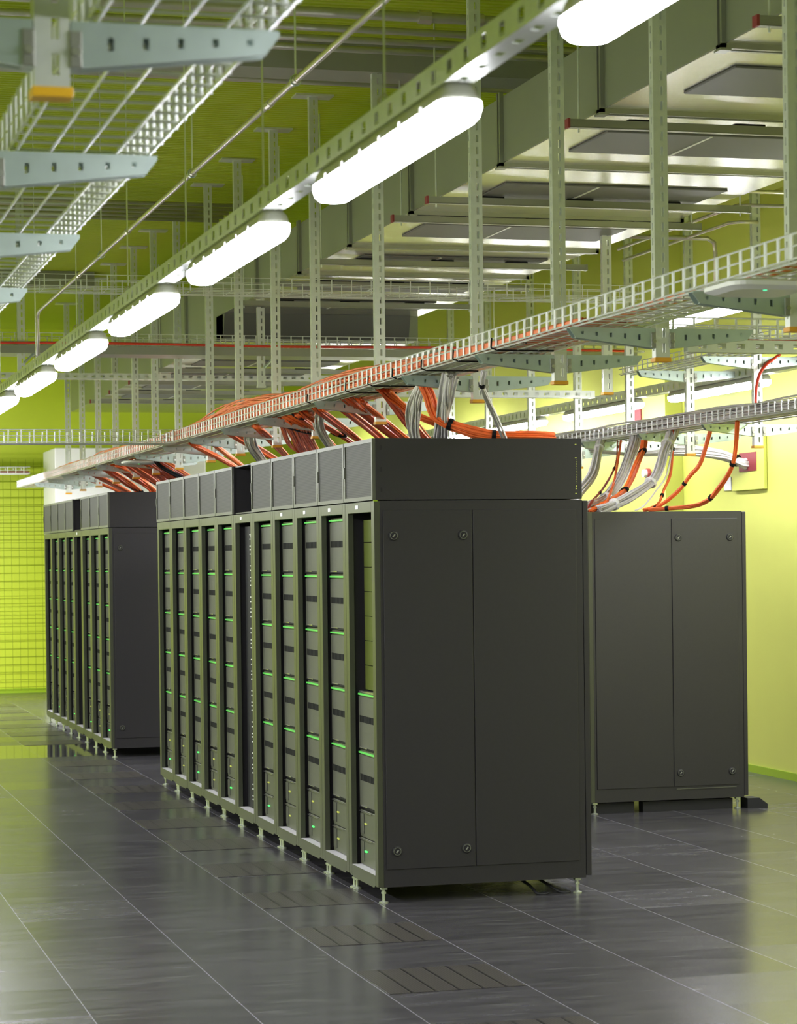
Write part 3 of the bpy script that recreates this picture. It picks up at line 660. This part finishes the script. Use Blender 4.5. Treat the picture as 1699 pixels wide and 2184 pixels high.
MB().box(-.028, -.004, .004, RW-.004, .09, RH-.004).obj('front_door', M['rack'], REAR[0], bevel=.003)
MB().box(-.040, -.028, .03, .055, .96, 1.00).obj('door_handle', M['silver'], REAR[0])
MB().box(.62, 1.06, -.008, -.006, .150, .156).obj('panel_edge', M['mesh_edge'], REAR[0])
tag(MB().box(2.43, 2.72, 3.42, 3.50, 0, .07).obj('cable_skirt', M['rack_dark']), 'black skirt on the floor under the left part of the rear rack', 'skirt', 'black skirts under the rear rack')
tag(MB().box(2.78, 3.44, 3.41, 3.49, 0, .07).obj('cable_skirt', M['rack_dark']), 'long black skirt on the floor under the rear rack', 'skirt', 'black skirts under the rear rack')
b = MB(); b.prism([(3.53, 0), (3.68, 0), (3.68, .025), (3.62, .07), (3.53, .07)], 'y', 3.36, 3.48); tag(b.obj('floor_wedge', M['rack_dark']), 'black wedge-shaped foot sticking out right of the rear rack', 'wedge')
tag(MB().tube(smoothp([(.80, .25, .078), (.84, .10, .04), (.86, .02, .006), (.92, .02, .005)], 4), .008, 6).obj('cable', M['rack_dark'], smooth=True), 'dark cable hanging to the floor under the nearest rack', 'cable', 'dark cables under the nearest rack')
tag(MB().tube(smoothp([(.90, .25, .078), (.94, .10, .04), (.99, .03, .006), (1.04, .03, .005)], 4), .008, 6).obj('cable', M['rack_dark'], smooth=True), 'second dark cable under the nearest rack, right of the first', 'cable', 'dark cables under the nearest rack')
# white labels over the bays
for k in (0, 1, 2, 3, 5):
    MB().box(-.0025, 0, RW*.5+.02, RW*.5+.075, 2.012, 2.032).obj('name_label', M['label'], FRONT[k], label='small white label')
MB().box(-.0025, 0, RW*.5, RW*.5+.06, 2.012, 2.034).obj('name_label', M['label'], FAR[3], label='small white label')

# top boxes
def top_box(kind, label, group):
    t = empty('rack_top_box', (0, 0, 0), label, 'rack top box', group); z0, z1 = .005, .318
    b = MB(); b.box(.012, RD, 0, .008, z0, z1); b.box(.012, RD, RW-.008, RW, z0, z1); b.box(.012, RD, .008, RW-.008, z1-.008, z1); b.box(RD-.008, RD, .008, RW-.008, z0, z1-.008)
    b.box(.012, RD, .008, RW-.008, z0, z0+.008)
    if kind == 'open': b.box(.35, .36, .008, RW-.008, z0+.008, z1-.008)
    b.obj('casing', M['rack'], t)
    if kind == 'mesh':
        b = MB(); b.box(-.006, .012, .004, .026, z0, z1); b.box(-.006, .012, RW-.026, RW-.004, z0, z1); b.box(-.006, .012, .026, RW-.026, z1-.02, z1); b.box(-.006, .012, .026, RW-.026, z0, z0+.02)
        b.obj('door_frame', M['mesh_edge'], t)
        MB().box(0, .006, .026, RW-.026, z0+.02, z1-.02).obj('mesh_panel', M['mesh_door'], t)
        MB().box(-.010, -.006, RW-.022, RW-.010, .13, .19).obj('hinge', M['mesh_edge'], t)
    else:
        b = MB(); b.box(0, .012, .0, .014, z0, z1); b.box(0, .012, RW-.014, RW, z0, z1); b.obj('door_frame', M['rack'], t)
        MB().box(.10, .106, .26, .30, z0+.01, z1-.01).obj('divider', M['rack_dark'], t)
    return t
tb_m = tb_o = None
for k in range(11):
    lab = 'grey mesh-fronted box on the front row, %s from its near end' % front_words[k]
    loc = (-.0, .6*k, RH)
    if k == 5:
        tb_o = top_box('open', 'open dark box on the front row between the mesh-fronted boxes', 'boxes on the front racks'); tb_o.location = loc
    elif tb_m is None:
        tb_m = top_box('mesh', lab, 'boxes on the front racks'); tb_m.location = loc
    else: dup(tb_m, loc, lab)
for k in range(8):
    loc = (-.0, 9.2+.6*k, RH)
    c_ = dup(tb_o, loc, 'open dark box on the far block between the mesh-fronted boxes') if k == 3 else dup(tb_m, loc, 'grey mesh-fronted box on the far block, %s from its near end' % front_words[k])
    c_['group'] = 'boxes on the far block'
# side detail of the nearest box: rivets left, a lime script mark on the right edge
sd = tb_m
for z in (.055, .16, .27): MB().box(.035, .045, -.002, 0, z-.012, z+.012).obj('rivet', M['rack_dark'], sd)
MB().box(-.004, .018, -.006, 0, -.003, .003).obj('corner_clip', M['lime_trim'], sd)
b = MB()
for i in range(15):
    z = .085+i*.0085; b.prism([(1.088, z), (1.096, z+.004), (1.0965, z+.0055), (1.0885, z+.0015)], 'y', -.0012, 0)
b.box(1.086, 1.094, -.0012, 0, .055, .062); b.box(1.087, 1.095, -.0012, 0, .067, .074)
for z in (.03, .215, .285): b.box(1.084, 1.093, -.0012, 0, z, z+.005)
b.obj('script_mark', mat('lime_script_ink', (.55, .60, .12), .5), sd, label='small vertical lime script mark')

# chassis
CH = .308
def make_chassis(label, group):
    t = empty('server_chassis', (0, 0, 0), label, 'server chassis', group); w0, w1 = .066, RW-.066
    MB().box(.006, .5, w0, w1, .002, CH-.002).obj('body', M['chassis'], t)
    b = MB(); b.box(0, .006, w0, w1, .012, CH-.028); b.obj('bezel', M['vent'], t)
    MB().box(-.0015, 0, w0+.02, w1-.02, .145, .18).obj('fan_slots', M['fan'], t)
    MB().box(-.004, .006, w0, w1, CH-.020, CH-.011).obj('light_strip', M['led'], t)
    MB().box(-.008, -.002, w0+.28, w1-.04, .010, .015).obj('handle', M['silver'], t)
    MB().box(-.003, .006, w0, w1, .002, .012).obj('gap', M['black'], t)
    return t
slots_full = [1.672-i*.3085 for i in range(5)]      # bottoms of the five chassis, top to bottom
tw = ['top', 'second', 'third', 'fourth', 'bottom']
ch0 = None; CX = .045
def put_chassis(xy, z, lab, group):
    global ch0
    if ch0 is None: ch0 = make_chassis(lab, group); ch0.location = (CX, xy, z); return ch0
    c_ = dup(ch0, (CX, xy, z), lab); c_['group'] = group; return c_
for k in range(11):
    if k == 5: continue
    for i, z in enumerate(slots_full):
        if k == 0 and i < 3: continue
        if k == 0: lab = ['', '', '', 'upper of the two green-lit chassis in the nearest rack', 'lower of the two green-lit chassis in the nearest rack'][i]
        else: lab = 'green-lit server chassis, %s slot of the %s front-row rack' % (tw[i], front_words[k])
        put_chassis(.6*k, z, lab, 'server chassis in the front row')
for k in range(8):
    if k == 3: continue
    for i, z in enumerate(slots_full):
        if k == 7 and i == 0: continue
        put_chassis(9.2+.6*k, z, 'green-lit server chassis, %s slot of the %s far-block rack' % (tw[i], front_words[k]), 'server chassis in the far block')
def make_psu(label, group, led=True):
    t = empty('power_shelf', (0, 0, 0), label, 'power shelf', group); w0, w1 = .066, RW-.066
    MB().box(.003, .5, w0, w1, .002, .143).obj('body', M['chassis'], t, bevel=.002)
    MB().box(-.001, .003, w0+.385, w1-.01, .02, .125).obj('vent', M['vent'], t)
    MB().box(-.006, .003, w0+.22, w1, .136, .139).obj('handle', M['silver'], t)
    MB().box(-.003, .003, w0+.33, w0+.365, .072, .080).obj('status_light', M['led_dot' if led else 'led_amber'], t)
    return t
pg = pa = None
for row, base, ks, gname in (('front-row', 0, [k for k in range(11) if k != 5], 'power shelves in the front row'), ('far-block', 9.2, [k for k in range(8) if k != 3], 'power shelves in the far block')):
    for k in ks:
        for j, z in enumerate((.283, .137)):
            green = (j == 1 and k % 2 == 0) or (j == 0 and k in (8,))
            lab = '%s power shelf at the foot of the %s %s rack' % (['upper', 'lower'][j], front_words[k], row)
            src = pg if green else pa
            if src is None:
                src = make_psu(lab, gname, green); src.location = (CX, base+.6*k, z)
                if green: pg = src
                else: pa = src
            else: dup(src, (CX, base+.6*k, z), lab)['group'] = gname
# the blanked upper bay of the nearest rack
t = empty('blanking_panel', (CX, 0, 1.06), 'tall olive blanking panel in the upper bay of the nearest rack', 'blanking panel')
b = MB(); zz = 0
for h_ in (.13, .13, .13, .13, .13, .13, .12): b.box(.038, .044, .066, .53, zz+.002, zz+h_-.002); zz += h_
b.obj('panels', M['blank'], t)
MB().box(.0, .02, .066, RW-.07, -.012, -.004).obj('rail', M['silver'], t)
# cable managers in the open racks
def cable_manager(loc, lab):
    t = empty('cable_manager', loc, lab, 'cable manager', 'cable managers in the open racks')
    MB().box(0, .05, .02, .46, 0, 1.83).obj('back_plate', M['rack_dark'], t)
    b = MB(); z = .06
    i = 0
    while z < 1.78: b.box(-.012, 0, .235, .262, z, z+.007); i += 1; z += (.03, .022, .045, .03, .075)[i % 5]
    b.obj('white_tabs', M['white'], t)
    b = MB()
    for i in range(5): b.tube(smoothp([(-.01, .10+.02*i, 1.82), (-.02, .13+.01*i, 1.76), (-.01, .17-.01*i, 1.70), (.0, .19, 1.66)], 4), .005, 5)
    b.obj('patch_leads', M['white_cable'], t, smooth=True)
    return t
cm = cable_manager((.06, 3.0+.06, .14), 'dotted vertical cable manager in the open front-row rack')
dup(cm, (.06, 9.2+1.8+.06, .14), 'dotted vertical cable manager in the open far-block rack')

# ------------------------------------------------------------------ perforated floor tiles
ft = None
for i, k in enumerate([-4, -3, -2, -1, 0, 1, 2, 3, 4, 5, 6, 7, 9, 10, 11, 12, 13, 14]):
    lab = 'perforated floor tile before the rack row, %s from the camera' % ORD[min(i, 17)]
    if ft is None:
        ft = MB().box(.012, .588, .03, .57, 0, .0015).obj('perforated_floor_tile', M['tile_vent']); tag(ft, lab, 'floor tile', 'perforated floor tiles'); ft.location = (-.6, 1.2*k, .0005)
    else: c_ = ft.copy(); col.objects.link(c_); c_.location = (-.6, 1.2*k, .0005); c_['label'] = lab

# ------------------------------------------------------------------ walls: boxes, seals, alarm, cabinet, partition
t = empty('wall_box', (4.648, 5.43, 2.26), 'pale lime box on the right wall framing the red seal', 'wall box')
MB().box(-.028, -.001, 0, .62, 0, .45).obj('box', M['lime_right'], t, bevel=.004)
MB().box(-.033, -.028, .14, .47, .15, .30).obj('fire_seal', M['red_cap'], t, label='dull red fire seal')
tag(MB().box(4.478, 4.488, 7.69, 7.88, 2.92, 3.06).obj('fire_seal', M['red_cap']), 'dull red square seal high on the wall behind the lamps', 'fire seal')
t = empty('wall_notice', (4.64, 6.12, 2.27), 'small white notice left of the pale wall box', 'notice'); MB().box(0, .006, 0, .14, 0, .11).obj('sheet', M['label'], t)
t = empty('fire_alarm', (4.48, 7.5, 2.46), 'red and white alarm beacon on the right wall', 'fire alarm')
MB().tube([(0, 0, 0), (-.03, 0, 0)], .045, 14).obj('base', M['red_cap'], t); MB().tube([(-.03, 0, 0), (-.06, 0, 0)], .035, 14).obj('lens', M['white'], t)
t = empty('air_cabinet', (.56, 17.5, 0), 'tall white cabinet at the far end behind the racks', 'cabinet')
MB().box(0, 1.9, 0, 1.2, 0, 3.16).obj('body', M['white'], t, bevel=.01)
MB().box(-.0, .93, -.02, -.001, .05, 2.6).obj('door', M['white'], t, bevel=.004); MB().box(.95, 1.88, -.02, -.001, .05, 2.6).obj('door', M['white'], t, bevel=.004)
b = MB(); x = XL+.3
while x < 1.6: b.tube([(x, 19.3, .05), (x, 19.3, 3.1)], .0032, 4, caps=False); x += .1
z = .1
while z < 3.1: b.tube([(XL+.3, 19.296, z), (1.6, 19.296, z)], .0042, 4, caps=False); z += .1
t = empty('mesh_partition', (0, 0, 0), 'lime wire mesh partition standing before the far wall', 'partition')
b.obj('mesh', M['fence'], t); b = MB()
for x in (XL+.25, -4.6, -2.2, 1.6): b.box(x, x+.04, 19.28, 19.32, 0, 3.14)
b.obj('frame', M['fence'], t)
# access points
def access_point(loc, lab):
    t = empty('access_point', loc, lab, 'access point', 'wireless access points under the tray')
    loft([(.034, rr(.13, .13, .05)), (.026, rr(.15, .15, .06)), (.012, rr(.15, .15, .06)), (0, rr(.12, .12, .05))]).obj('body', M['white'], t, smooth=False)
    MB().tube([(-.02, -.10, .003), (-.02, -.10, -.002)], .007, 10).obj('status_light', mat('teal_status_light', (.1, .7, .4), .3, emit=(.05, .9, .45), es=1.2) if 'near' in lab else M['led_dot'], t)
    MB().box(-.05, .05, -.05, .05, .034, .046).obj('mount', M['strut'], t)
    return t
access_point((.20, -4.25, 2.625), 'white access point under the near end of the orange tray')
access_point((.33, 9.5, 2.625), 'white access point under the orange tray by the far block')
